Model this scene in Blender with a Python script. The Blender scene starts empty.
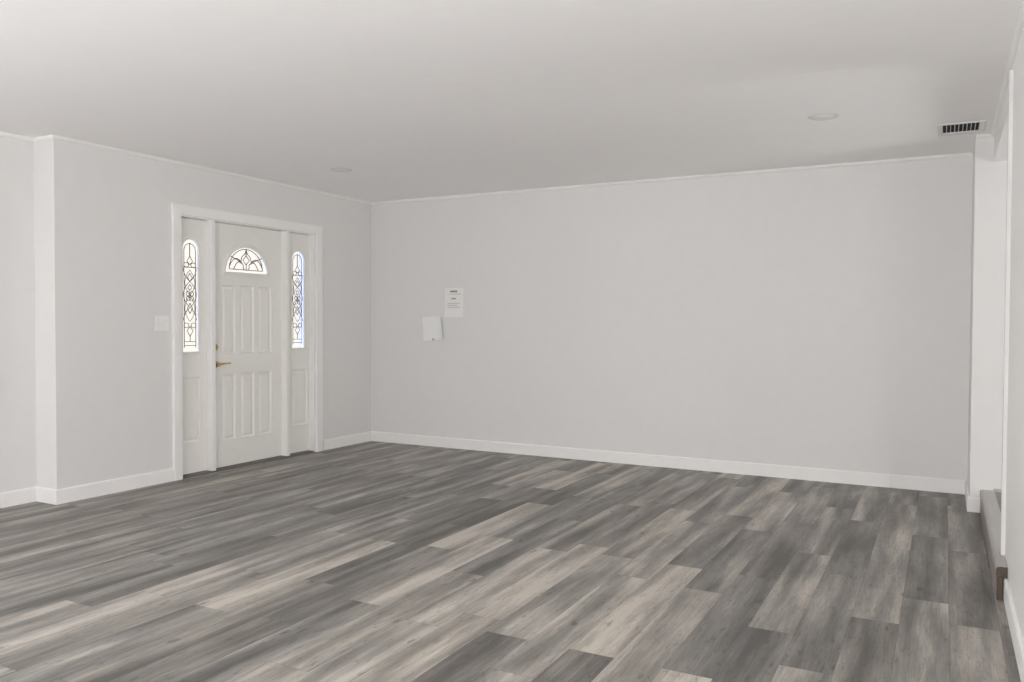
import bpy, bmesh, math, random
from mathutils import Vector, Matrix

C = bpy.context.scene
COL = C.collection

# ------------------------------------------------------------------ camera
F_PX, YAW, PITCH, ROLL = 811.35, -0.4902, -0.0228, 0.0040
CAM = Vector((5.1953, -6.6616, 1.2212))
fwd = Vector((math.sin(YAW) * math.cos(PITCH), math.cos(YAW) * math.cos(PITCH), math.sin(PITCH)))
r0 = Vector((math.cos(YAW), -math.sin(YAW), 0))
u0 = r0.cross(fwd)
right = r0 * math.cos(ROLL) + u0 * math.sin(ROLL)
up = -r0 * math.sin(ROLL) + u0 * math.cos(ROLL)
cd = bpy.data.cameras.new('camera')
cd.sensor_width = 36.0
cd.lens = F_PX / 1024 * 36.0
cd.clip_start = 0.02
cam = bpy.data.objects.new('camera', cd)
COL.objects.link(cam)
M = Matrix((right, up, -fwd)).transposed().to_4x4()
M.translation = CAM
cam.matrix_world = M
C.camera = cam

# ------------------------------------------------------------------ world, exposure, window daylight, added fill
C.view_settings.view_transform = 'Standard'
C.view_settings.look = 'None'
C.view_settings.exposure = -0.33
C.view_settings.gamma = 1.0
C.view_settings.use_curve_mapping = False
C.cycles.max_bounces = 16
C.cycles.diffuse_bounces = 10

w = bpy.data.worlds.new('sky')
C.world = w
w.use_nodes = True
nt = w.node_tree
nt.nodes.clear()
tc = nt.nodes.new('ShaderNodeTexCoord')
sx = nt.nodes.new('ShaderNodeSeparateXYZ')
cr = nt.nodes.new('ShaderNodeValToRGB')
cr.color_ramp.elements[0].position = 0.38
cr.color_ramp.elements[0].color = (0.128, 0.121, 0.112, 1)
cr.color_ramp.elements[1].position = 0.68
cr.color_ramp.elements[1].color = (0.42, 0.56, 1.0, 1)
bg = nt.nodes.new('ShaderNodeBackground')
bg.inputs['Strength'].default_value = 11.0
wo = nt.nodes.new('ShaderNodeOutputWorld')
nt.links.new(tc.outputs['Generated'], sx.inputs[0])
nt.links.new(sx.outputs['Z'], cr.inputs[0])
nt.links.new(cr.outputs[0], bg.inputs[0])
nt.links.new(bg.outputs[0], wo.inputs[0])


def area_light(name, loc, direction, sx_, sy_, power, color, spread=180):
    l = bpy.data.lights.new(name, 'AREA')
    l.shape = 'RECTANGLE'
    l.size, l.size_y = sx_, sy_
    l.energy = power
    l.color = color
    l.spread = math.radians(spread)
    o = bpy.data.objects.new(name, l)
    COL.objects.link(o)
    o.location = loc
    o.rotation_euler = Vector(direction).to_track_quat('-Z', 'Y').to_euler()
    return o


XR_FILL = -0.17
# daylight at the windows of the rear wall and of the raised room next door, plus two added fill lamps
area_light('daylight_rear_window', (1.55, -8.45, 1.35), (0.1, 1, 0.6), 2.0, 1.5, 5, (1.0, 0.995, 0.99))
area_light('daylight_rear_patio_door', (4.15, -8.45, 1.05), (-0.1, 1, 1.5), 2.0, 1.9, 200, (1.0, 0.995, 0.99))
area_light('fill_light_left', (XR_FILL, -7.25, 1.25), (1, 0.3, -0.1), 1.8, 1.5, 96, (1.0, 0.995, 0.99))  # added fill lamp for the right wall, no window known there
area_light('daylight_side_window', (8.9, -4.45, 1.35), (-1, 0.7, 0.2), 0.9, 1.4, 26, (1.0, 0.985, 0.97))
area_light('fill_light_far', (8.9, -1.3, 0.85), (-1, 0, 0.4), 1.25, 1.3, 68, (1.0, 0.995, 0.99))  # added fill lamp, aimed through the opening at the door wall

# ------------------------------------------------------------------ materials


def principled(name, color, rough=0.5, metallic=0.0, spec=0.5):
    m = bpy.data.materials.new(name)
    m.use_nodes = True
    b = m.node_tree.nodes['Principled BSDF']
    b.inputs['Base Color'].default_value = (*color, 1)
    b.inputs['Roughness'].default_value = rough
    b.inputs['Metallic'].default_value = metallic
    b.inputs['Specular IOR Level'].default_value = spec
    return m, m.node_tree, b


def painted(name, color, rough, scale, bump, mottling=0.02, spec=0.3):
    m, t, b = principled(name, color, rough, 0, spec)
    tc = t.nodes.new('ShaderNodeTexCoord')
    n = t.nodes.new('ShaderNodeTexNoise')
    n.inputs['Scale'].default_value = scale
    n.inputs['Detail'].default_value = 4
    t.links.new(tc.outputs['Object'], n.inputs['Vector'])
    bp = t.nodes.new('ShaderNodeBump')
    bp.inputs['Strength'].default_value = bump
    bp.inputs['Distance'].default_value = 0.002
    t.links.new(n.outputs['Fac'], bp.inputs['Height'])
    t.links.new(bp.outputs[0], b.inputs['Normal'])
    n2 = t.nodes.new('ShaderNodeTexNoise')
    n2.inputs['Scale'].default_value = 11.0
    t.links.new(tc.outputs['Object'], n2.inputs['Vector'])
    mx = t.nodes.new('ShaderNodeMix')
    mx.data_type = 'RGBA'
    mx.inputs[6].default_value = (*[c * (1 - mottling) for c in color], 1)
    mx.inputs[7].default_value = (*[min(1, c * (1 + mottling)) for c in color], 1)
    t.links.new(n2.outputs['Fac'], mx.inputs[0])
    t.links.new(mx.outputs[2], b.inputs['Base Color'])
    return m


MAT = {}
MAT['wall'] = painted('pale_grey_wall_paint', (0.745, 0.737, 0.728), 0.75, 180, 0.15)
MAT['ceiling'] = painted('white_ceiling_paint', (0.93, 0.92, 0.91), 0.9, 60, 0.25, 0.015)
# faint taped board joint across the ceiling, parallel to the back wall
ct = MAT['ceiling'].node_tree
cb = ct.nodes['Principled BSDF']
ctc = ct.nodes.new('ShaderNodeTexCoord')
csx = ct.nodes.new('ShaderNodeSeparateXYZ')
ct.links.new(ctc.outputs['Object'], csx.inputs[0])
cr1 = ct.nodes.new('ShaderNodeMapRange')
cr1.interpolation_type = 'SMOOTHSTEP'
cr1.inputs['From Min'].default_value = -2.475
cr1.inputs['From Max'].default_value = -2.425
cr1.inputs['To Min'].default_value = 0.0
cr1.inputs['To Max'].default_value = 1.0
ct.links.new(csx.outputs['Y'], cr1.inputs[0])
cbp = ct.nodes.new('ShaderNodeBump')
cbp.inputs['Strength'].default_value = 1.0
cbp.inputs['Distance'].default_value = 0.0016
ct.links.new(cr1.outputs[0], cbp.inputs['Height'])
ct.links.new(cb.inputs['Normal'].links[0].from_socket, cbp.inputs['Normal'])
ct.links.new(cbp.outputs[0], cb.inputs['Normal'])
MAT['trim'] = painted('white_trim_paint', (0.86, 0.852, 0.84), 0.45, 90, 0.05)
MAT['door'] = painted('white_door_paint', (0.83, 0.82, 0.785), 0.4, 120, 0.06)
MAT['plastic'] = principled('white_plastic', (0.84, 0.83, 0.82), 0.35)[0]
MAT['lens'] = principled('opal_lens', (0.86, 0.85, 0.835), 0.6)[0]
MAT['ring'] = principled('satin_light_ring', (0.76, 0.75, 0.74), 0.6)[0]
MAT['vent'] = principled('white_vent_enamel', (0.78, 0.77, 0.76), 0.45)[0]
MAT['dark'] = principled('duct_shade_black', (0.012, 0.012, 0.012), 0.9)[0]  # near-black for the shade inside the vent
MAT['brass'] = principled('aged_brass', (0.55, 0.38, 0.14), 0.3, 1.0)[0]
MAT['lead'] = principled('dark_leading', (0.20, 0.165, 0.13), 0.5, 0.3)[0]
MAT['ink'] = principled('grey_ink', (0.24, 0.24, 0.24), 0.8)[0]
MAT['ink_light'] = principled('faint_ink', (0.47, 0.465, 0.46), 0.8)[0]
MAT['paper'] = painted('printer_paper', (0.84, 0.825, 0.81), 0.8, 40, 0.05)
MAT['paper_cool'] = painted('cool_white_paper', (0.83, 0.845, 0.84), 0.8, 40, 0.05)
MAT['concrete'] = painted('concrete', (0.45, 0.44, 0.42), 0.9, 30, 0.4, 0.1)
MAT['grass'] = painted('lawn', (0.12, 0.20, 0.06), 0.9, 60, 0.5, 0.3)

m = bpy.data.materials.new('patterned_glass')
m.use_nodes = True
t = m.node_tree
t.nodes.remove(t.nodes['Principled BSDF'])
gl = t.nodes.new('ShaderNodeBsdfGlass')
gl.inputs['Roughness'].default_value = 0.03
gl.inputs['IOR'].default_value = 1.4
t.links.new(gl.outputs[0], t.nodes['Material Output'].inputs[0])
tc = t.nodes.new('ShaderNodeTexCoord')
n = t.nodes.new('ShaderNodeTexNoise')
n.inputs['Scale'].default_value = 60
t.links.new(tc.outputs['Object'], n.inputs['Vector'])
bp = t.nodes.new('ShaderNodeBump')
bp.inputs['Strength'].default_value = 0.12
bp.inputs['Distance'].default_value = 0.003
t.links.new(n.outputs['Fac'], bp.inputs['Height'])
t.links.new(bp.outputs[0], gl.inputs['Normal'])
MAT['glass'] = m


def plank_material(name, gain=1.0, warm=0.0):
    """grey oak vinyl: long soft streaks, fine grain and a few knots, varied from plank to plank"""
    m, t, b = principled(name, (0.2, 0.19, 0.18), 0.42, 0, 0.35)
    N, L = t.nodes, t.links
    uv = N.new('ShaderNodeUVMap'); uv.uv_map = 'plank'
    at = N.new('ShaderNodeAttribute'); at.attribute_name = 'tone'

    def mapping(sx_, sy_):
        mp = N.new('ShaderNodeMapping')
        mp.inputs['Scale'].default_value = (sx_, sy_, 1)
        L.new(uv.outputs[0], mp.inputs[0])
        return mp

    def noise(sx_, sy_, detail, rough=0.5, dist=0.0):
        n = N.new('ShaderNodeTexNoise')
        n.noise_dimensions = '2D'
        n.inputs['Scale'].default_value = 1
        n.inputs['Detail'].default_value = detail
        n.inputs['Roughness'].default_value = rough
        n.inputs['Distortion'].default_value = dist
        L.new(mapping(sx_, sy_).outputs[0], n.inputs['Vector'])
        return n

    def math_(op, a, b_, c=None):
        n = N.new('ShaderNodeMath'); n.operation = op
        for i, v in enumerate((a, b_, c)):
            if v is None:
                continue
            if isinstance(v, (int, float)):
                n.inputs[i].default_value = v
            else:
                L.new(v, n.inputs[i])
        return n.outputs[0]

    streak = noise(0.8, 9.5, 3, 0.5, 0.08)       # broad light / dark bands along the board
    patch = noise(2.0, 7, 3, 0.55)             # cloudy areas
    grain = noise(7, 110, 5, 0.7, 0.5)         # fine grain
    fleck = noise(16, 75, 2, 0.5, 0.6)         # short dark dashes
    sep = N.new('ShaderNodeSeparateColor'); L.new(at.outputs['Color'], sep.inputs[0])
    tone = sep.outputs[0]
    v = math_('MULTIPLY_ADD', math_('SUBTRACT', streak.outputs[0], 0.5), 1.55, tone)
    v = math_('MULTIPLY_ADD', math_('SUBTRACT', patch.outputs[0], 0.5), 0.5, v)
    v = math_('MULTIPLY_ADD', math_('SUBTRACT', grain.outputs[0], 0.5), 0.66, v)
    fk = N.new('ShaderNodeMapRange')
    fk.inputs['From Min'].default_value = 0.62
    fk.inputs['From Max'].default_value = 0.75
    fk.inputs['To Min'].default_value = 0.0
    fk.inputs['To Max'].default_value = 0.22
    L.new(fleck.outputs[0], fk.inputs[0])
    v = math_('SUBTRACT', v, fk.outputs[0])
    # knots: sparse small dark spots drawn out along the board
    wob = noise(22, 30, 3, 0.6)
    kmap = mapping(2.1, 5.0)
    kadd = N.new('ShaderNodeVectorMath'); kadd.operation = 'MULTIPLY_ADD'
    kadd.inputs[1].default_value = (0.16, 0.16, 0)
    L.new(wob.outputs['Color'], kadd.inputs[0]); L.new(kmap.outputs[0], kadd.inputs[2])
    vo = N.new('ShaderNodeTexVoronoi'); vo.voronoi_dimensions = '2D'
    vo.inputs['Scale'].default_value = 1
    vo.inputs['Randomness'].default_value = 1
    L.new(kadd.outputs[0], vo.inputs['Vector'])
    kr = N.new('ShaderNodeMapRange')
    kr.inputs['From Min'].default_value = 0.01
    kr.inputs['From Max'].default_value = 0.085
    kr.inputs['To Min'].default_value = 0.42
    kr.inputs['To Max'].default_value = 0.0
    L.new(vo.outputs['Distance'], kr.inputs[0])
    pick = math_('GREATER_THAN', patch.outputs[0], 0.55)
    v = math_('SUBTRACT', v, math_('MULTIPLY', kr.outputs[0], pick))
    ramp = N.new('ShaderNodeValToRGB')
    e = ramp.color_ramp.elements
    e[0].position = 0.0; e[0].color = (0.088 * gain, 0.081 * gain, 0.073 * gain, 1)
    e[1].position = 1.0; e[1].color = (0.490 * gain, 0.450 * gain, 0.400 * gain, 1)
    for p, c in ((0.3, (0.160, 0.148, 0.135)), (0.55, (0.245, 0.226, 0.204)), (0.78, (0.358, 0.330, 0.295))):
        q = e.new(p); q.color = (*[x * gain for x in c], 1)
    L.new(v, ramp.inputs[0])
    hue = N.new('ShaderNodeMix'); hue.data_type = 'RGBA'; hue.blend_type = 'MULTIPLY'
    hue.inputs[0].default_value = 1.0
    tint = N.new('ShaderNodeMix'); tint.data_type = 'RGBA'
    tint.inputs[6].default_value = (0.975, 0.998, 1.02, 1)
    tint.inputs[7].default_value = (1.012, 1.0, 0.975, 1)
    L.new(sep.outputs[1], tint.inputs[0])
    L.new(ramp.outputs[0], hue.inputs[6]); L.new(tint.outputs[2], hue.inputs[7])
    L.new(hue.outputs[2], b.inputs['Base Color'])
    rr = N.new('ShaderNodeMapRange')
    rr.inputs['To Min'].default_value = 0.36
    rr.inputs['To Max'].default_value = 0.52
    L.new(grain.outputs[0], rr.inputs[0]); L.new(rr.outputs[0], b.inputs['Roughness'])
    bp = N.new('ShaderNodeBump')
    bp.inputs['Strength'].default_value = 0.12
    bp.inputs['Distance'].default_value = 0.001
    L.new(grain.outputs[0], bp.inputs['Height']); L.new(bp.outputs[0], b.inputs['Normal'])
    return m


MAT['plank'] = plank_material('grey_oak_planks', 1.08)
MAT['seam'] = principled('dark_plank_joint', (0.05, 0.047, 0.043), 0.8)[0]


def wood(name, c1, c2, scale, rough=0.5):
    m, t, b = principled(name, c1, rough)
    tc = t.nodes.new('ShaderNodeTexCoord')
    mp = t.nodes.new('ShaderNodeMapping')
    mp.inputs['Scale'].default_value = scale
    n = t.nodes.new('ShaderNodeTexNoise')
    n.inputs['Scale'].default_value = 1
    n.inputs['Detail'].default_value = 4
    mx = t.nodes.new('ShaderNodeMix'); mx.data_type = 'RGBA'
    mx.inputs[6].default_value = (*c1, 1); mx.inputs[7].default_value = (*c2, 1)
    t.links.new(tc.outputs['Object'], mp.inputs[0])
    t.links.new(mp.outputs[0], n.inputs['Vector'])
    t.links.new(n.outputs['Fac'], mx.inputs[0])
    t.links.new(mx.outputs[2], b.inputs['Base Color'])
    return m


MAT['nosing'] = wood('grey_nosing_wood', (0.36, 0.345, 0.33), (0.47, 0.455, 0.44), (60, 3, 60))
MAT['riser'] = wood('grey_brown_riser_wood', (0.18, 0.155, 0.145), (0.36, 0.325, 0.305), (60, 3, 60))
MAT['raw'] = wood('raw_brown_board_end', (0.06, 0.045, 0.036), (0.12, 0.09, 0.07), (120, 120, 120), 0.8)
MAT['threshold'] = wood('dark_threshold_wood', (0.10, 0.09, 0.078), (0.17, 0.15, 0.13), (40, 4, 40))

# ------------------------------------------------------------------ mesh helpers


def link(name, bm, mats, parent=None, smooth=False):
    me = bpy.data.meshes.new(name)
    bmesh.ops.recalc_face_normals(bm, faces=bm.faces)
    bm.to_mesh(me)
    bm.free()
    for k in (mats if isinstance(mats, (list, tuple)) else [mats]):
        me.materials.append(MAT[k])
    if smooth:
        for p in me.polygons:
            p.use_smooth = True
    o = bpy.data.objects.new(name, me)
    COL.objects.link(o)
    if parent:
        o.parent = parent
        o.matrix_parent_inverse = Matrix.Translation(-parent.location) if parent.rotation_euler[0] == 0 and parent.rotation_euler[1] == 0 and parent.rotation_euler[2] == 0 else parent.matrix_world.inverted()
    return o


def tag(o, label, cat, group=None, kind=None):
    o['label'] = label
    o['category'] = cat
    if group:
        o['group'] = group
    if kind:
        o['kind'] = kind
    return o


def empty(name, loc):
    o = bpy.data.objects.new(name, None)
    o.empty_display_size = 0.1
    o.location = loc
    COL.objects.link(o)
    return o


def box(bm, x0, x1, y0, y1, z0, z1, mi=0, bevel=0.0):
    vs = [bm.verts.new((x, y, z)) for x in (x0, x1) for y in (y0, y1) for z in (z0, z1)]
    idx = ((0, 1, 3, 2), (4, 6, 7, 5), (0, 4, 5, 1), (2, 3, 7, 6), (0, 2, 6, 4), (1, 5, 7, 3))
    fs = [bm.faces.new([vs[i] for i in f]) for f in idx]
    for f in fs:
        f.material_index = mi
    if bevel:
        es = list({e for f in fs for e in f.edges})
        bmesh.ops.bevel(bm, geom=es, offset=bevel, segments=2, affect='EDGES', profile=0.6)
    return fs


def sweep(bm, prof, path, closed=False, cap=True):
    """prof: list of 2D (a, b); path: list of (origin, A axis, B axis)"""
    rings = []
    for o, A, B in path:
        rings.append([bm.verts.new(Vector(o) + Vector(A) * a + Vector(B) * b) for a, b in prof])
    n = len(prof)
    seq = list(zip(rings, rings[1:])) + ([(rings[-1], rings[0])] if closed else [])
    for r1, r2 in seq:
        for i in range(n):
            j = (i + 1) % n
            bm.faces.new((r1[i], r1[j], r2[j], r2[i]))
    if cap and not closed:
        bm.faces.new(rings[0])
        bm.faces.new(rings[-1][::-1])


def tube(bm, pts, rad, seg=6):
    pts = [Vector(p) for p in pts]
    path = []
    for i, p in enumerate(pts):
        d = (pts[min(i + 1, len(pts) - 1)] - pts[max(i - 1, 0)]).normalized()
        a = Vector((1, 0, 0))
        if abs(d.dot(a)) > 0.9:
            a = Vector((0, 0, 1))
        A = (a - d * a.dot(d)).normalized()
        path.append((p, A, d.cross(A)))
    r = rad if isinstance(rad, (list, tuple)) else [rad] * len(pts)
    rings = []
    for (o, A, B), rr in zip(path, r):
        rings.append([bm.verts.new(o + A * math.cos(k * math.tau / seg) * rr + B * math.sin(k * math.tau / seg) * rr) for k in range(seg)])
    for r1, r2 in zip(rings, rings[1:]):
        for i in range(seg):
            j = (i + 1) % seg
            bm.faces.new((r1[i], r1[j], r2[j], r2[i]))
    bm.faces.new(rings[0]); bm.faces.new(rings[-1][::-1])


def lathe(bm, prof, origin, axis, seg=32):
    """prof: (radius, height) pairs turned about the axis, closed at the ends"""
    ax = Vector(axis).normalized()
    A = ax.orthogonal().normalized(); B = ax.cross(A)
    rings = []
    for r, h in prof:
        if r < 1e-6:
            rings.append([bm.verts.new(Vector(origin) + ax * h)])
        else:
            rings.append([bm.verts.new(Vector(origin) + ax * h + (A * math.cos(k * math.tau / seg) + B * math.sin(k * math.tau / seg)) * r) for k in range(seg)])
    for r1, r2 in zip(rings, rings[1:]):
        for k in range(seg):
            j = (k + 1) % seg
            if len(r1) == 1:
                bm.faces.new((r1[0], r2[k], r2[j]))
            elif len(r2) == 1:
                bm.faces.new((r1[k], r1[j], r2[0]))
            else:
                bm.faces.new((r1[k], r1[j], r2[j], r2[k]))
    if len(rings[0]) > 1:
        bm.faces.new(rings[0])
    if len(rings[-1]) > 1:
        bm.faces.new(rings[-1])


def structure(name, bm, mats, label, cat, parent=None):
    o = link(name, bm, mats, parent)
    return tag(o, label, cat, kind='structure')


def boxes(*bs):
    bm = bmesh.new()
    for b_ in bs:
        box(bm, *b_)
    return bm


# ------------------------------------------------------------------ room dimensions (metres; corner of the two visible walls at 0,0)
H = 2.44
YJ = -3.34           # where the door wall steps back
XR = -0.22           # plane of the set-back left wall
XS, YS = 5.352, -0.602   # left face and front face of the wall return on the right
XN = 5.455           # plane of the right wall
YN = -2.25           # where the right wall ends and the wide opening begins
YB = -8.6            # rear wall
RX = 9.0             # far side of the raised room
ZR = 0.145           # raised floor
ZH = 2.264           # underside of the header
DY0, DY1, DZ = -2.362, -0.84, 2.045   # entry opening in the door wall

# ------------------------------------------------------------------ floor: individual boards in one mesh
rng = random.Random(7)
PW, PL, PX = 0.1795, 1.22, 5.047
known = {   # row -> (a board end, {index from that end: tone})
    -6: (-3.90, {0: .92, -1: .12, 1: .42, 2: .80}), -5: (-3.00, {0: .22, -1: .66, 1: .62, 2: .3}),
    -7: (-2.97, {0: .74, -1: .70, 1: .42}), -1: (-3.03, {0: .66, 1: .60, -1: .30, 2: .40}),
    0: (-2.66, {0: .22, 1: .26, -1: .70}), 1: (-1.70, {0: .52, -1: .34, 1: .46}),
    -8: (-3.90, {-1: .14, 0: .64, 1: .56}), -4: (-3.90, {-1: .78, 0: .40, 1: .30, 2: .36}),
    -13: (-2.99, {0: .84, -1: .40, 1: .24}), -12: (-3.87, {0: .86, 1: .30, -1: .30}),
    -15: (-4.24, {0: .82, -1: .34, 1: .22, 2: .70}), -14: (-3.75, {0: .16, 1: .14, 2: .84, -1: .24}),
    -17: (-4.23, {0: .84, -1: .76, 1: .52}), -16: (-3.78, {0: .50, -1: .40, 1: .34, 2: .74}),
    -11: (-3.30, {0: .26, 1: .22, -1: .64}), -10: (-3.95, {0: .70, 1: .42, -1: .72}),
    -9: (-2.55, {0: .34, -1: .78, 1: .46}), -3: (-3.35, {0: .44, -1: .26, 1: .34}), -2: (-2.45, {0: .30, -1: .40, 1: .52}),
    -18: (-3.25, {0: .30, -1: .28, 1: .36}), -19: (-3.9, {0: .34, 1: .40, -1: .34}),
}
bm = bmesh.new()
uvl = bm.loops.layers.uv.new('plank')
colr = bm.loops.layers.float_color.new('tone')


def plank(x0, x1, y0, y1, z, tone, warm, along_y=True):
    g = 0.0004
    vs = [bm.verts.new(p) for p in ((x0 + g, y0 + g, z), (x1 - g, y0 + g, z), (x1 - g, y1 - g, z), (x0 + g, y1 - g, z))]
    f = bm.faces.new(vs)
    ou, ov = rng.uniform(0, 400), rng.uniform(0, 400)
    for lp in f.loops:
        x, y, _ = lp.vert.co
        lp[uvl].uv = (ou + (y - y0), ov + (x - x0)) if along_y else (ou + (x - x0), ov + (y - y0))
        lp[colr] = (tone, warm, 0, 1)


row = -31
while PX + row * PW < XN:
    xa, xb = max(PX + row * PW, XR), min(PX + (row + 1) * PW, XN)
    if xb > XR:
        end, tones = known.get(row, (rng.uniform(-4, -2.8), {}))
        k0 = math.floor((YB - end) / PL)
        for k in range(k0, 8):
            y0, y1 = max(end + k * PL, YB), min(end + (k + 1) * PL, 0)
            if y1 - y0 < 0.01:
                continue
            tone = tones.get(k, rng.choice((.24, .30, .36, .40, .46, .52, .62, .72) if row > -19 else (.38, .42, .47, .52, .58)))
            warm = min(1, max(0, 0.3 + 0.5 * (tone - 0.3) + rng.uniform(-.3, .3)))
            plank(xa, xb, y0, y1, 0.0, tone * 0.72 + 0.165, warm)
    row += 1
s0 = len(bm.faces)
box(bm, XR, XN, YB, 0, -0.12, -0.0012, 1)
structure('floor', bm, ['plank', 'seam'], 'grey oak-look plank floor with long boards running towards the back wall', 'floor')

bm = bmesh.new()
uvl = bm.loops.layers.uv.new('plank')
colr = bm.loops.layers.float_color.new('tone')
for i in range(20):
    xa = XN + 0.036 + i * PW
    if xa >= RX:
        break
    st = -rng.uniform(0, 1.2)
    y1 = YS
    while y1 > -6.0:
        y0 = max(-6.0, min(YS, YS + st) if y1 == YS else y1 - PL)
        if y1 - y0 > .01:
            plank(xa, min(xa + PW, RX), y0, y1, ZR, rng.uniform(.3, .5), rng.uniform(.2, .5))
        y1 = y0
box(bm, XN + 0.036, RX, -6.0, YS, -0.12, ZR - 0.0012, 1)
structure('floor_raised', bm, ['plank', 'seam'], 'raised grey plank floor of the next room, seen through the opening on the right', 'floor')

# ------------------------------------------------------------------ walls and ceiling
structure('ceiling', boxes((-0.45, RX + .2, YB - .2, 0.2, H, H + 0.15)), 'ceiling', 'flat matte white ceiling over the whole room', 'ceiling')
structure('wall_left', boxes((-0.2, 0, YJ, DY0, 0, H), (-0.2, 0, DY1, 0.2, 0, H), (-0.2, 0, DY0, DY1, DZ, H)),
          'wall', 'light grey wall on the left that holds the entry door', 'wall')
structure('wall_left_setback', boxes((XR - 0.2, XR, YB - .2, -8.15, 0, H), (XR - 0.2, XR, -6.35, YJ, 0, H), (XR - 0.2, XR, -8.15, -6.35, 0, .6), (XR - 0.2, XR, -8.15, -6.35, 2.1, H),
                                    (XR - 0.2, -0.2, YJ, YJ + 0.12, 0, H)),
          'wall', 'pale wall set back at the far left edge of the photo', 'wall')
structure('trim_1', boxes((XR, 0.0, YJ - 0.006, YJ, 0, H)), 'wall', 'narrow white pilaster face where the left wall steps back', 'trim')
structure('wall_back', boxes((0, XS + 0.05, 0, 0.2, 0, H)), 'wall', 'wide blank pale grey back wall', 'wall')
structure('wall_right_return', boxes((XS, RX + .2, YS, 0.2, 0, H)), 'wall', 'short white wall return at the right end of the back wall', 'wall')
structure('wall_right', boxes((XN, XN + 0.12, YB, YN, 0, H)), 'trim', 'near white wall along the right edge of the photo', 'wall')
structure('wall_right_header', boxes((XN, XN + 0.12, YN, YS, ZH, H)), 'trim', 'white header beam over the wide opening on the right', 'beam')
structure('wall_rear', boxes((XR, 0.55, YB - .2, YB, 0, H), (2.55, 3.15, YB - .2, YB, 0, H), (5.15, XN + .12, YB - .2, YB, 0, H),
                             (0.55, 2.55, YB - .2, YB, 0, 0.6), (0.55, 2.55, YB - .2, YB, 2.1, H), (3.15, 5.15, YB - .2, YB, 2.1, H)),
          'wall', 'rear wall behind the viewer with a window and a patio door', 'wall')
structure('wall_next_room', boxes((RX, RX + .2, -6.2, -4.95, 0, H), (RX, RX + .2, -3.95, -2.0, 0, H),
                                  (RX, RX + .2, -4.95, -3.95, 0, .6), (RX, RX + .2, -4.95, -3.95, 2.1, H), (RX, RX + .2, -2.0, YS, 2.1, H),
                                  (XN + .12, RX, -6.2, -6.0, 0, H)),
          'wall', 'outer walls of the raised room next door', 'wall')
structure('ground', boxes((-14, -0.42, -12, 8, -0.3, -0.16)), 'concrete', 'concrete drive outside the entry door', 'ground')

# ------------------------------------------------------------------ baseboards and ceiling trim
BASE = [(0, 0), (0.014, 0), (0.014, 0.088), (0.011, 0.096), (0.005, 0.099), (0, 0.099)]
CROWN = [(0, 0), (0.020, 0), (0.019, -0.006), (0.014, -0.014), (0.006, -0.020), (0, -0.021)]
Z = Vector((0, 0, 1))


def run(name, prof, pts, label, cat, z=0.0, mat='trim'):
    """moulding along a polyline on the floor plan; the room is on the left-hand side of travel, joints mitred"""
    bm = bmesh.new()
    P = [Vector((x, y, z)) for x, y in pts]
    path = []
    for i, p in enumerate(P):
        ns = []
        if i > 0:
            d = (P[i] - P[i - 1]).normalized(); ns.append(Vector((-d.y, d.x, 0)))
        if i < len(P) - 1:
            d = (P[i + 1] - P[i]).normalized(); ns.append(Vector((-d.y, d.x, 0)))
        n = ns[0] if len(ns) == 1 else (ns[0] + ns[1]) / (1 + ns[0].dot(ns[1]))
        path.append((p, n, Z))
    sweep(bm, prof, path)
    return structure(name, bm, mat, label, cat)


run('baseboard_left', BASE, [(0, DY0 - 0.07), (0, YJ - .006), (XR, YJ - .006), (XR, YB)], 'white baseboard left of the entry door that wraps the pilaster', 'baseboard')
run('baseboard_corner', BASE, [(0, 0), (0, DY1 + 0.11)], 'short white baseboard between the entry door and the room corner', 'baseboard')
run('baseboard_back', BASE, [(4.850, 0), (0, 0)], 'long white baseboard along the back wall', 'baseboard')
run('baseboard_back_end', BASE, [(XS, 0), (4.8515, 0)], 'short butt-jointed white baseboard at the right end of the back wall', 'baseboard')
run('baseboard_return', BASE, [(5.412, YS), (XS, YS), (XS, 0)], 'white baseboard around the wall return beside the step', 'baseboard')
run('baseboard_right', BASE, [(XN, YB), (XN, -2.30)], 'white baseboard along the near right wall', 'baseboard')
run('trim_2', CROWN, [(XS, 0), (0, 0), (0, YJ - .006), (XR, YJ - .006), (XR, YB)], 'thin white ceiling trim along the back and left walls', 'trim', H)
run('trim_3', CROWN, [(XN, YB), (XN, YS), (XS, YS)], 'thin white ceiling trim along the right wall and header', 'trim', H)
structure('trim_4', boxes((XN - 0.016, XN + 0.135, YN - 0.04, YN + 0.012, 0, 2.385)), 'wall', 'white vertical casing at the near side of the wide opening', 'trim')
run('trim_5', [(0, 0), (0.016, 0), (0.012, 0.012), (0, 0.018)], [(RX, YS), (XN + .03, YS)], 'grey shoe moulding at the foot of the white wall return', 'trim', ZR, 'nosing')

# ------------------------------------------------------------------ entry door set
SX = -0.06      # face of the leaf and of the side panels


def arc_outline(cy, z0, rw, rh, straight, n=28):
    """closed outline (y, z): flat bottom at z0, straight sides up, then half an ellipse"""
    pts = [(cy - rw, z0), (cy, z0), (cy + rw, z0)]
    if straight:
        pts += [(cy + rw, z0 + straight * .33), (cy + rw, z0 + straight * .66)]
    for k in range(n + 1):
        a = math.pi * k / n
        if not straight and k in (0, n):
            continue
        pts.append((cy + rw * math.cos(a), z0 + straight + rh * math.sin(a)))
    if straight:
        pts += [(cy - rw, z0 + straight * .66), (cy - rw, z0 + straight * .33)]
    return pts


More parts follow.
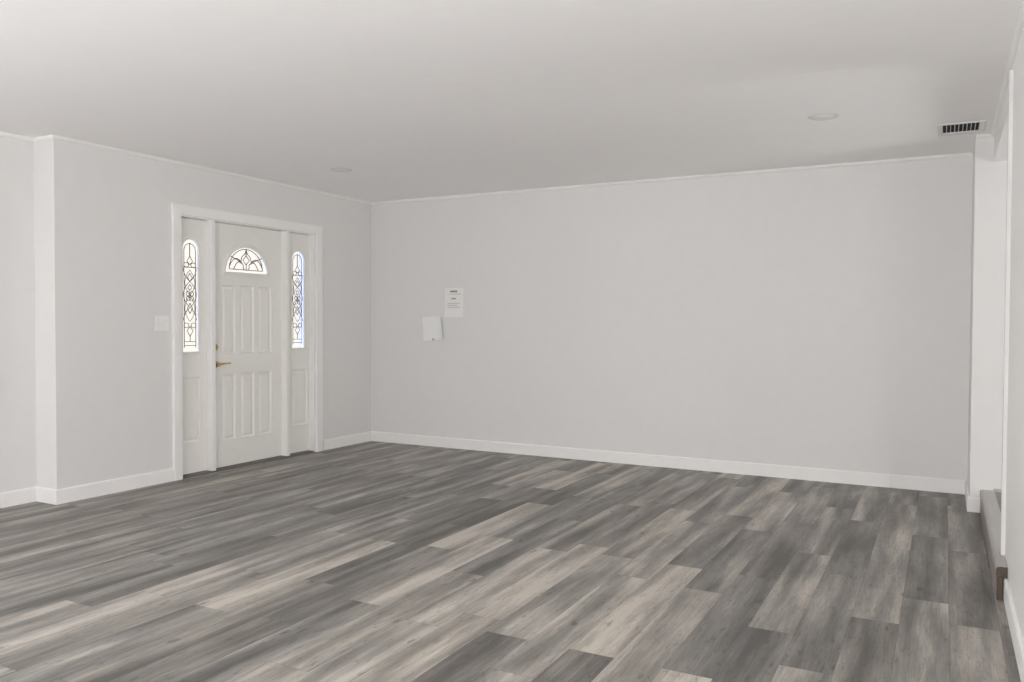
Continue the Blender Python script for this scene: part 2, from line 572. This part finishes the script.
def sheet(bm, x, y0, y1, z0, z1, rects, hole=None, hrect=None, emboss=((0.006, -0.010), (0.016, -0.013), (0.034, -0.003)), flip=False):
    ys = sorted({y0, y1, *[r[0] for r in rects], *[r[1] for r in rects], *([hrect[0], hrect[1]] if hrect else [])})
    zs = sorted({z0, z1, *[r[2] for r in rects], *[r[3] for r in rects], *([hrect[2], hrect[3]] if hrect else [])})
    allr = list(rects) + ([hrect] if hrect else [])
    for a, b_ in zip(ys, ys[1:]):
        for c, d in zip(zs, zs[1:]):
            my, mz = (a + b_) / 2, (c + d) / 2
            if any(r[0] < my < r[1] and r[2] < mz < r[3] for r in allr):
                continue
            bm.faces.new([bm.verts.new((x, p, q)) for p, q in ((a, c), (b_, c), (b_, d), (a, d))])
    for r in rects:
        prev = [bm.verts.new((x, p, q)) for p, q in ((r[0], r[2]), (r[1], r[2]), (r[1], r[3]), (r[0], r[3]))]
        for ins, dx in emboss:
            cur = [bm.verts.new((x + dx, p, q)) for p, q in ((r[0] + ins, r[2] + ins), (r[1] - ins, r[2] + ins), (r[1] - ins, r[3] - ins), (r[0] + ins, r[3] - ins))]
            for i in range(4):
                j = (i + 1) % 4
                bm.faces.new((prev[i], prev[j], cur[j], cur[i]))
            prev = cur
        bm.faces.new(prev)
    if hole:
        a, b_, c, d = hrect
        cy = sum(p[0] for p in hole) / len(hole); cz = (min(p[1] for p in hole) + max(p[1] for p in hole)) / 2
        hv = [bm.verts.new((x, p, q)) for p, q in hole]
        rv, side = [], []
        for p, q in hole:
            dy, dz = p - cy, q - cz
            ty = ((b_ - cy) / dy if dy > 1e-9 else (a - cy) / dy if dy < -1e-9 else 1e9)
            tz = ((d - cz) / dz if dz > 1e-9 else (c - cz) / dz if dz < -1e-9 else 1e9)
            t_ = min(ty, tz)
            side.append(('R' if dy > 0 else 'L') if ty < tz else ('T' if dz > 0 else 'B'))
            rv.append(bm.verts.new((x, cy + dy * t_, cz + dz * t_)))
        corner = {frozenset('BR'): (b_, c), frozenset('TR'): (b_, d), frozenset('TL'): (a, d), frozenset('BL'): (a, c)}
        n_ = len(hole)
        for i in range(n_):
            j = (i + 1) % n_
            if side[i] == side[j]:
                bm.faces.new((hv[i], hv[j], rv[j], rv[i]))
            else:
                cv = bm.verts.new((x, *corner[frozenset(side[i] + side[j])]))
                bm.faces.new((hv[i], hv[j], rv[j], cv, rv[i]))


def ring_walls(bm, outline, x0, x1, other=None):
    a = [bm.verts.new((x0, p, q)) for p, q in outline]
    b_ = [bm.verts.new((x1, p, q)) for p, q in (other or outline)]
    for i in range(len(outline)):
        j = (i + 1) % len(outline)
        bm.faces.new((a[i], a[j], b_[j], b_[i]))


def panel_slab(name, x, y0, y1, z0, z1, rects, hole, hrect, mat, parent, depth=0.045):
    bm = bmesh.new()
    sheet(bm, x, y0, y1, z0, z1, rects, hole, hrect)
    back = offset_outline(hole, 0.026)        # opening splays towards the outside
    sheet(bm, x - depth, y0, y1, z0, z1, [], back, hrect)
    ring_walls(bm, hole, x, x - depth, back)
    ring_walls(bm, [(y0, z0), (y1, z0), (y1, z1), (y0, z1)], x, x - depth)
    bmesh.ops.remove_doubles(bm, verts=bm.verts, dist=1e-5)
    return link(name, bm, mat, parent)


def pane(name, outline, x0, x1, parent):
    bm = bmesh.new()
    a = [bm.verts.new((x0, p, q)) for p, q in outline]
    b_ = [bm.verts.new((x1, p, q)) for p, q in outline]
    for i in range(len(outline)):
        j = (i + 1) % len(outline)
        bm.faces.new((a[i], a[j], b_[j], b_[i]))
    bm.faces.new(a); bm.faces.new(b_[::-1])
    return link(name, bm, 'glass', parent)


def offset_outline(outline, d):
    n_ = len(outline)
    out = []
    for i in range(n_):
        p0, p1, p2 = (Vector(outline[(i + k) % n_]) for k in (-1, 0, 1))
        a = (p1 - p0).normalized(); b_ = (p2 - p1).normalized()
        n1 = Vector((a.y, -a.x)); n2 = Vector((b_.y, -b_.x))
        m_ = (n1 + n2) / max(0.35, 1 + n1.dot(n2))
        out.append(tuple(p1 + m_ * d))
    return out


def glazing_frame(name, outline, x, width, thick, mat, parent):
    """raised moulding around a glazed opening"""
    bm = bmesh.new()
    prof = [(-0.002, -0.004), (-0.002, thick * .7), (0.004, thick), (width * .45, thick), (width * .7, thick * .55), (width, thick * .35), (width, -0.001)]
    rings = [[bm.verts.new((x + h, p, q)) for p, q in offset_outline(outline, d)] for d, h in prof]
    n_ = len(outline)
    for r1, r2 in zip(rings, rings[1:] + rings[:1]):
        for i in range(n_):
            j = (i + 1) % n_
            bm.faces.new((r1[i], r1[j], r2[j], r2[i]))
    return link(name, bm, mat, parent)


# frame: casing, jambs, mullion posts and sill
fr = empty('trim_6', (0.0, (DY0 + DY1) / 2, 0.0))
tag(fr, 'white casing, jambs and posts framing the entry door and its sidelights', 'door frame', kind='structure')
CAS = [(0, 0), (0, 0.015), (0.004, 0.019), (0.074, 0.021), (0.079, 0.018), (0.080, 0.013), (0.080, 0)]
bm = bmesh.new()
ya, yb, zt = DY0 + 0.014, DY1 - 0.002 + 0.012, DZ - 0.006
r2 = math.sqrt(2)
sweep(bm, CAS, [((0, ya, 0), (0, -1, 0), (1, 0, 0)), ((0, ya, zt), (0, -1, 1), (1, 0, 0)),
                ((0, yb, zt), (0, 1, 1), (1, 0, 0)), ((0, yb, 0), (0, 1, 0), (1, 0, 0))])
link('casing', bm, 'trim', fr)
link('jamb', boxes((-0.16, 0.0, DY0, DY0 + 0.014, 0, DZ), (-0.16, 0.0, DY1 - 0.014, DY1, 0, DZ), (-0.16, 0.0, DY0 + .014, DY1 - .014, DZ - 0.014, DZ)), 'trim', fr)
PZ = 0.013
for y0, y1 in ((-2.046, -2.008), (-1.206, -1.171)):
    bm = bmesh.new()
    box(bm, -0.14, 0.0, y0, y1, PZ, DZ - 0.014, 0, 0.003)
    link('post', bm, 'trim', fr)
bm = bmesh.new()
sweep(bm, [(-0.16, 0.0), (0.004, 0.0), (0.004, 0.005), (-0.010, 0.012), (-0.03, PZ), (-0.16, PZ)],
      [((0, DY0 + 0.014, 0.0), (1, 0, 0), (0, 0, 1)), ((0, DY1 - 0.014, 0.0), (1, 0, 0), (0, 0, 1))])
o = link('threshold', bm, 'threshold', fr)
o['label'] = 'dark brown wooden threshold'

# door leaf
LY0, LY1 = -2.009, -1.206
LZ0, LZ1 = 0.018, DZ - 0.018
dr = empty('door_1', (SX - .02, (LY0 + LY1) / 2, LZ0))
tag(dr, 'white panelled entry door with a half-round leaded window', 'door', kind='structure')
FC = -1.622
fan = arc_outline(FC, 1.632, 0.232, 0.216, 0.0, 40)
cols = ((-1.893, -1.748), (-1.694, -1.538), (-1.490, -1.335))
rects = [(a, b_, 0.950, 1.522) for a, b_ in cols] + [(a, b_, 0.235, 0.782) for a, b_ in cols]
panel_slab('door_leaf', SX, LY0, LY1, LZ0, LZ1, rects, fan, (LY0 + .06, LY1 - .06, 1.575, 1.93), 'door', dr)
glazing_frame('fanlight_frame', fan, SX, 0.036, 0.012, 'door', dr)
gp = pane('fanlight_glass', fan, SX - 0.012, SX - 0.006, dr)
GX = SX - 0.003


def came(bm, pts, rad=0.0040):
    tube(bm, [(GX, p, q) for p, q in pts], rad, 6)


def curve_pts(f, n_=14):
    return [f(i / (n_ - 1)) for i in range(n_)]


bm = bmesh.new()
zb = 1.632
in_r, in_h = 0.186, 0.175
came(bm, curve_pts(lambda t: (FC + in_r * math.cos(math.pi * t), zb + 0.026 + in_h * math.sin(math.pi * t)), 26))
came(bm, [(FC - in_r, zb + 0.026), (FC + in_r, zb + 0.026)])
for s in (-1, 1):
    for a in (38, 62):       # short spokes to the rim
        ca, sa = math.cos(math.radians(a)) * s, math.sin(math.radians(a))
        if a == 38:
            came(bm, [(FC + s * 0.072, zb + 0.096), (FC + ca * 0.228, zb + 0.01 + sa * 0.206)])
    # inner scrolls
    came(bm, curve_pts(lambda t, s=s: (FC + s * (0.058 + 0.128 * t), zb + 0.094 + 0.040 * math.sin(math.pi * t * .85) - 0.068 * t * t)))
    came(bm, curve_pts(lambda t, s=s: (FC + s * (0.052 + 0.085 * t), zb + 0.078 + 0.034 * math.sin(math.pi * t) - 0.05 * t)))
    came(bm, [(FC, zb + 0.200), (FC + s * 0.012, zb + 0.165), (FC + s * 0.048, zb + 0.135), (FC + s * 0.058, zb + 0.094)])
    came(bm, [(FC, zb + 0.148), (FC + s * 0.036, zb + 0.108), (FC, zb + 0.070)])
    came(bm, [(FC + s * 0.058, zb + 0.094), (FC + s * 0.030, zb + 0.064), (FC + s * 0.036, zb + 0.046), (FC + s * 0.02, zb + 0.026)])
came(bm, [(FC, zb + 0.200), (FC, zb + 0.148)])
came(bm, [(FC, zb + 0.070), (FC, zb + 0.026)])
link('fanlight_leading', bm, 'lead', dr)
# hardware
lh = link('lever_handle', (lambda bm: (lathe(bm, [(0.030, 0), (0.032, 0.004), (0.026, 0.011), (0.012, 0.013), (0.011, 0.034), (0.014, 0.036), (0.014, 0.050), (0, 0.053)], (SX, -1.966, 0.868), (1, 0, 0), 24),
          tube(bm, [(SX + 0.045, -1.966, 0.868), (SX + 0.048, -1.94, 0.872), (SX + 0.047, -1.90, 0.876), (SX + 0.045, -1.865, 0.874), (SX + 0.042, -1.838, 0.876)], [0.009, 0.009, 0.007, 0.006, 0.005], 10)) and bm)(bmesh.new()), 'brass', dr, True)
lh['label'] = 'brass lever handle'
db = link('deadbolt', (lambda bm: (lathe(bm, [(0.028, 0), (0.030, 0.004), (0.025, 0.012), (0, 0.014)], (SX, -1.966, 1.010), (1, 0, 0), 24),
          box(bm, SX + 0.012, SX + 0.026, -1.971, -1.961, 0.990, 1.032, 0, 0.002)) and bm)(bmesh.new()), 'brass', dr)
db['label'] = 'brass deadbolt thumb-turn'

# sidelights
def sidelight(name, y0, y1, gc, gw, label, prect):
    e = empty(name, (SX - .02, (y0 + y1) / 2, PZ + .004))
    tag(e, label, 'sidelight window', kind='structure')
    r = gw / 2
    zb_, zt_ = 0.980, 1.866
    out = arc_outline(gc, zb_, r, r * 0.98, zt_ - zb_ - r * 0.98, 20)
    panel_slab('panel', SX, y0, y1, PZ + .004, DZ - .018, [prect], out, (gc - r - .032, gc + r + .032, 0.93, 1.92), 'door', e)
    glazing_frame('glazing_frame', out, SX, 0.022, 0.010, 'door', e)
    pane('glass', out, SX - 0.012, SX - 0.006, e)
    bm = bmesh.new()
    h = zt_ - zb_
    z = lambda f: zt_ - f * h            # f measured from the top, 0..1
    bx = r * 0.72
    came(bm, [(gc - bx, z(0.965)), (gc - bx, z(0.10))] + curve_pts(lambda t: (gc - bx * math.cos(math.pi * t), z(0.10) + bx * math.sin(math.pi * t)), 12) + [(gc + bx, z(0.965))], 0.0033)
    came(bm, [(gc, z(0.03)), (gc, z(0.145))])
    came(bm, [(gc - r, z(0.25)), (gc + r, z(0.25))], 0.0033)

    def diamond(f0, f1, wd, k=0.5):
        for s in (-1, 1):
            came(bm, [(gc, z(f0)), (gc + s * wd * .45, z(f0 + (f1 - f0) * k * .55)), (gc + s * wd, z(f0 + (f1 - f0) * k)), (gc + s * wd * .5, z(f0 + (f1 - f0) * (k + (1 - k) * .5))), (gc, z(f1))], 0.0033)
    diamond(0.145, 0.225, 0.028, 0.62)
    for s in (-1, 1):      # lobes beside the bar
        came(bm, curve_pts(lambda t, s=s: (gc + s * (0.008 + 0.026 + 0.024 * math.cos(math.tau * t)), z(0.228) + 0.018 * math.sin(math.tau * t)), 12), 0.0033)
        came(bm, curve_pts(lambda t, s=s: (gc + s * (0.008 + 0.026 + 0.024 * math.cos(math.tau * t)), z(0.765) + 0.020 * math.sin(math.tau * t)), 12), 0.0033)
        # interlaced ogees
        came(bm, curve_pts(lambda t, s=s: (gc + s * r * 0.80 * abs(math.cos(math.pi * 2.0 * t)) ** 0.8 * (1 if t < 2 else 1), z(0.26 + 0.46 * t)), 25), 0.0033)
        came(bm, curve_pts(lambda t, s=s: (gc + s * r * 0.62 * abs(math.sin(math.pi * 2.0 * t)) ** 0.9, z(0.27 + 0.46 * t)), 25), 0.0028)
    diamond(0.30, 0.375, 0.024)
    diamond(0.40, 0.455, 0.020)
    for k in range(4):     # flower of four lobes
        a = math.pi / 4 + k * math.pi / 2
        cy_, cz_ = gc + 0.026 * math.cos(a), z(0.505) + 0.028 * math.sin(a)
        came(bm, curve_pts(lambda t: (cy_ + 0.017 * math.cos(math.tau * t), cz_ + 0.019 * math.sin(math.tau * t)), 11), 0.0033)
    diamond(0.565, 0.66, 0.026)
    diamond(0.775, 0.862, 0.030, 0.42)
    came(bm, [(gc, z(0.862)), (gc, z(0.91))], 0.0033)
    came(bm, [(gc - bx, z(0.91)), (gc + bx, z(0.91))], 0.0033)
    came(bm, [(gc - bx, z(0.945)), (gc + bx, z(0.945))], 0.0033)
    link('leading', bm, 'lead', e)
    return e


sidelight('window_1', DY0 + 0.0145, -2.047, -2.207, 0.154, 'white sidelight with leaded glass on the handle side of the entry door', (-2.288, -2.112, 0.262, 0.777))
sidelight('window_2', -1.172, DY1 - 0.015, -1.003, 0.161, 'white sidelight with leaded glass between the entry door and the room corner', (-1.082, -0.878, 0.268, 0.783))

# ------------------------------------------------------------------ light switch
sw = empty('light_switch', (0.0, -2.5235, 1.205))
tag(sw, 'white double rocker light switch on the grey wall left of the entry door', 'light switch')
bm = bmesh.new()
box(bm, 0.0, 0.007, -2.583, -2.464, 1.147, 1.263, 0, 0.0025)
link('plate', bm, 'plastic', sw)
for yc in (-2.5475, -2.4995):
    bm = bmesh.new()
    vs = [(0.005, yc - .017, 1.171), (0.005, yc + .017, 1.171), (0.005, yc + .017, 1.239), (0.005, yc - .017, 1.239),
          (0.0095, yc - .016, 1.173), (0.0095, yc + .016, 1.173), (0.0145, yc + .016, 1.237), (0.0145, yc - .016, 1.237), (0.0075, yc - .016, 1.205), (0.008, yc + .016, 1.205)]
    V = [bm.verts.new(v) for v in vs]
    for f in ((0, 1, 5, 4), (1, 2, 6, 9, 5), (2, 3, 7, 6), (3, 0, 4, 8, 7), (4, 5, 9, 8), (8, 9, 6, 7), (3, 2, 1, 0)):
        bm.faces.new([V[i] for i in f])
    link('rocker', bm, 'plastic', sw)

# ------------------------------------------------------------------ papers on the back wall
nt_ = empty('notice_sheet', (1.0035, 0.0, 1.412))
tag(nt_, 'white printed notice taped flat on the back wall, upper of the two sheets', 'notice', 'sheets of paper on the back wall')
bm = bmesh.new()
NX, NZ = 8, 10
grid = [[bm.verts.new((0.8985 + 0.2115 * i / NX, -0.0022 - 0.002 * math.sin(i * 1.1) ** 2 - 0.003 * (j / NZ) ** 3, 1.5525 - 0.2825 * j / NZ)) for j in range(NZ + 1)] for i in range(NX + 1)]
for i in range(NX):
    for j in range(NZ):
        bm.faces.new((grid[i][j], grid[i][j + 1], grid[i + 1][j + 1], grid[i + 1][j]))
link('paper', bm, 'paper', nt_, True)
rr = random.Random(3)


def printed(name, z, h, x0, x1, wmin, wmax, mat):
    """one illegibly small line of print"""
    bm = bmesh.new()
    x = x0
    while x < x1:
        w_ = min(rr.uniform(wmin, wmax), x1 - x)
        box(bm, x, x + w_, -0.0085, -0.0065, z - h / 2, z + h / 2)
        x += w_ + wmin * .35
    link(name, bm, mat, nt_)


printed('heading', 1.519, 0.017, 0.962, 1.045, 0.010, 0.016, 'ink')
printed('text_line', 1.493, 0.005, 0.935, 1.085, 0.006, 0.016, 'ink_light')
printed('subheading', 1.449, 0.012, 0.978, 1.030, 0.008, 0.014, 'ink')
for z_, xe in ((1.404, 1.072), (1.385, 1.045), (1.366, 1.075)):
    printed('text_line', z_, 0.006, 0.934, xe, 0.005, 0.016, 'ink_light')

bl = empty('blank_sheet', (0.757, 0.0, 1.16))
tag(bl, 'blank white sheet hanging askew on the back wall, its right edge lifted', 'sheet of paper', 'sheets of paper on the back wall')
bm = bmesh.new()
cs = {(0, 0): (0.635, 1.268), (1, 0): (0.872, 1.281), (1, 1): (0.900, 1.054), (0, 1): (0.656, 1.036)}
NX, NZ = 10, 12
grid = []
for i in range(NX + 1):
    u = i / NX
    rowv = []
    for j in range(NZ + 1):
        v = j / NZ
        x = (1 - v) * ((1 - u) * cs[0, 0][0] + u * cs[1, 0][0]) + v * ((1 - u) * cs[0, 1][0] + u * cs[1, 1][0])
        z = (1 - v) * ((1 - u) * cs[0, 0][1] + u * cs[1, 0][1]) + v * ((1 - u) * cs[0, 1][1] + u * cs[1, 1][1])
        lift = 0.003 + 0.032 * u ** 3 + 0.008 * max(0, v - .82) / .18
        rowv.append(bm.verts.new((x, -lift, z)))
    grid.append(rowv)
for i in range(NX):
    for j in range(NZ):
        bm.faces.new((grid[i][j], grid[i][j + 1], grid[i + 1][j + 1], grid[i + 1][j]))
link('paper', bm, 'paper_cool', bl, True)
bm = bmesh.new()
box(bm, 0.765, 0.785, -0.0225, -0.0205, 1.043, 1.064, 0)
o = link('tape', bm, 'ink_light', bl)
o['label'] = 'small grey tab at the lower edge'

# ------------------------------------------------------------------ ceiling fixtures
def downlight(x, y, label):
    e = empty('ceiling_light', (x, y, H))
    tag(e, label, 'ceiling light', 'flush round ceiling lights')
    bm = bmesh.new()
    lathe(bm, [(0.066, 0.0), (0.066, 0.0025), (0.070, 0.0036), (0.083, 0.003), (0.0875, 0.0)], (x, y, H), (0, 0, -1), 40)
    link('trim_ring', bm, 'ring', e, False)
    bm = bmesh.new()
    lathe(bm, [(0.066, 0.0005), (0.0655, 0.0015), (0, 0.0022)], (x, y, H), (0, 0, -1), 40)
    link('diffuser', bm, 'lens', e, True)


downlight(0.912, -1.548, 'flat round ceiling light, unlit, in the ceiling near the entry door')
downlight(4.545, -1.563, 'flat round ceiling light, unlit, in the ceiling near the air vent')

ve = empty('ceiling_vent', (5.265, -0.885, H))
tag(ve, 'white ceiling air vent with dark slots near the right corner of the ceiling', 'air vent')
vx0, vx1, vy0, vy1 = 5.136, 5.400, -1.055, -0.715
ix0, ix1, iy0, iy1 = 5.163, 5.362, -1.036, -0.785
bm = bmesh.new()
zf, zo = H - 0.009, H - 0.0005
outer = [(vx0, vy0), (vx1, vy0), (vx1, vy1), (vx0, vy1)]
inner = [(ix0, iy0), (ix1, iy0), (ix1, iy1), (ix0, iy1)]
o1 = [bm.verts.new((*p, zo)) for p in outer]
o2 = [bm.verts.new((p[0] + (.01 if p[0] < 5.26 else -.01), p[1] + (.008 if p[1] < -.9 else -.008), zf)) for p in outer]
i2 = [bm.verts.new((*p, zf)) for p in inner]
i1 = [bm.verts.new((*p, zo)) for p in inner]
for A, B in ((o1, o2), (o2, i2), (i2, i1)):
    for i in range(4):
        j = (i + 1) % 4
        bm.faces.new((A[i], A[j], B[j], B[i]))
link('frame', bm, 'vent', ve)
bm = bmesh.new()
ns = 9
for k in range(ns + 1):
    xc = ix0 + (ix1 - ix0) * k / ns
    sweep(bm, [(-0.0018, 0.0), (0.002, -0.007), (0.0028, -0.007), (-0.001, 0.0)], [((xc, iy0, H - .0005), (1, 0, 0), (0, 0, 1)), ((xc, iy1, H - .0005), (1, 0, 0), (0, 0, 1))])
link('louvres', bm, 'vent', ve)
o = link('duct_shade', boxes((ix0, ix1, iy0, iy1, H - 0.0012, H - 0.0004)), 'dark', ve)  # thin black slab stands in for the shade inside the duct
o['label'] = 'flat black backing behind the louvres for the shade in the duct'

# ------------------------------------------------------------------ step up into the raised room
st = empty('step', (5.43, -1.55, 0.0))
tag(st, 'grey wooden step edge along the opening on the right, its near end cut brown', 'step')
y0, y1 = -2.50, YS - 0.016
bm = bmesh.new()
prof = [(5.426, 0.1505), (5.414, 0.147), (5.410, 0.138), (5.410, 0.114), (5.418, 0.106), (5.4535, 0.102), (5.4535, 0.1505)]
sweep(bm, prof, [((0, y0, 0), (1, 0, 0), (0, 0, 1)), ((0, YN - .04, 0), (1, 0, 0), (0, 0, 1))])
prof2 = prof[:5] + [(5.490, 0.102), (5.490, 0.1505)]
sweep(bm, prof2, [((0, YN + .0125, 0), (1, 0, 0), (0, 0, 1)), ((0, YS - .001, 0), (1, 0, 0), (0, 0, 1))])
prof3 = prof[:5] + [(XN - 0.019, 0.102), (XN - 0.019, 0.1505)]
sweep(bm, prof3, [((0, YN - .04, 0), (1, 0, 0), (0, 0, 1)), ((0, YN + .0125, 0), (1, 0, 0), (0, 0, 1))])
bm.faces.ensure_lookup_table()
for f in bm.faces:
    if all(abs(v.co.y - y0) < 1e-4 for v in f.verts):
        f.material_index = 1
o = link('nosing', bm, ['nosing', 'raw'], st)
o['label'] = 'light grey rounded nosing'
bm = bmesh.new()
box(bm, 5.4125, 5.436, y0 + .004, YS - .017, 0.001, 0.103)
for f in bm.faces:
    if all(abs(v.co.y - y0 - .004) < 1e-4 for v in f.verts):
        f.material_index = 1
o = link('riser', bm, ['riser', 'raw'], st)
o['label'] = 'grey-brown riser board'
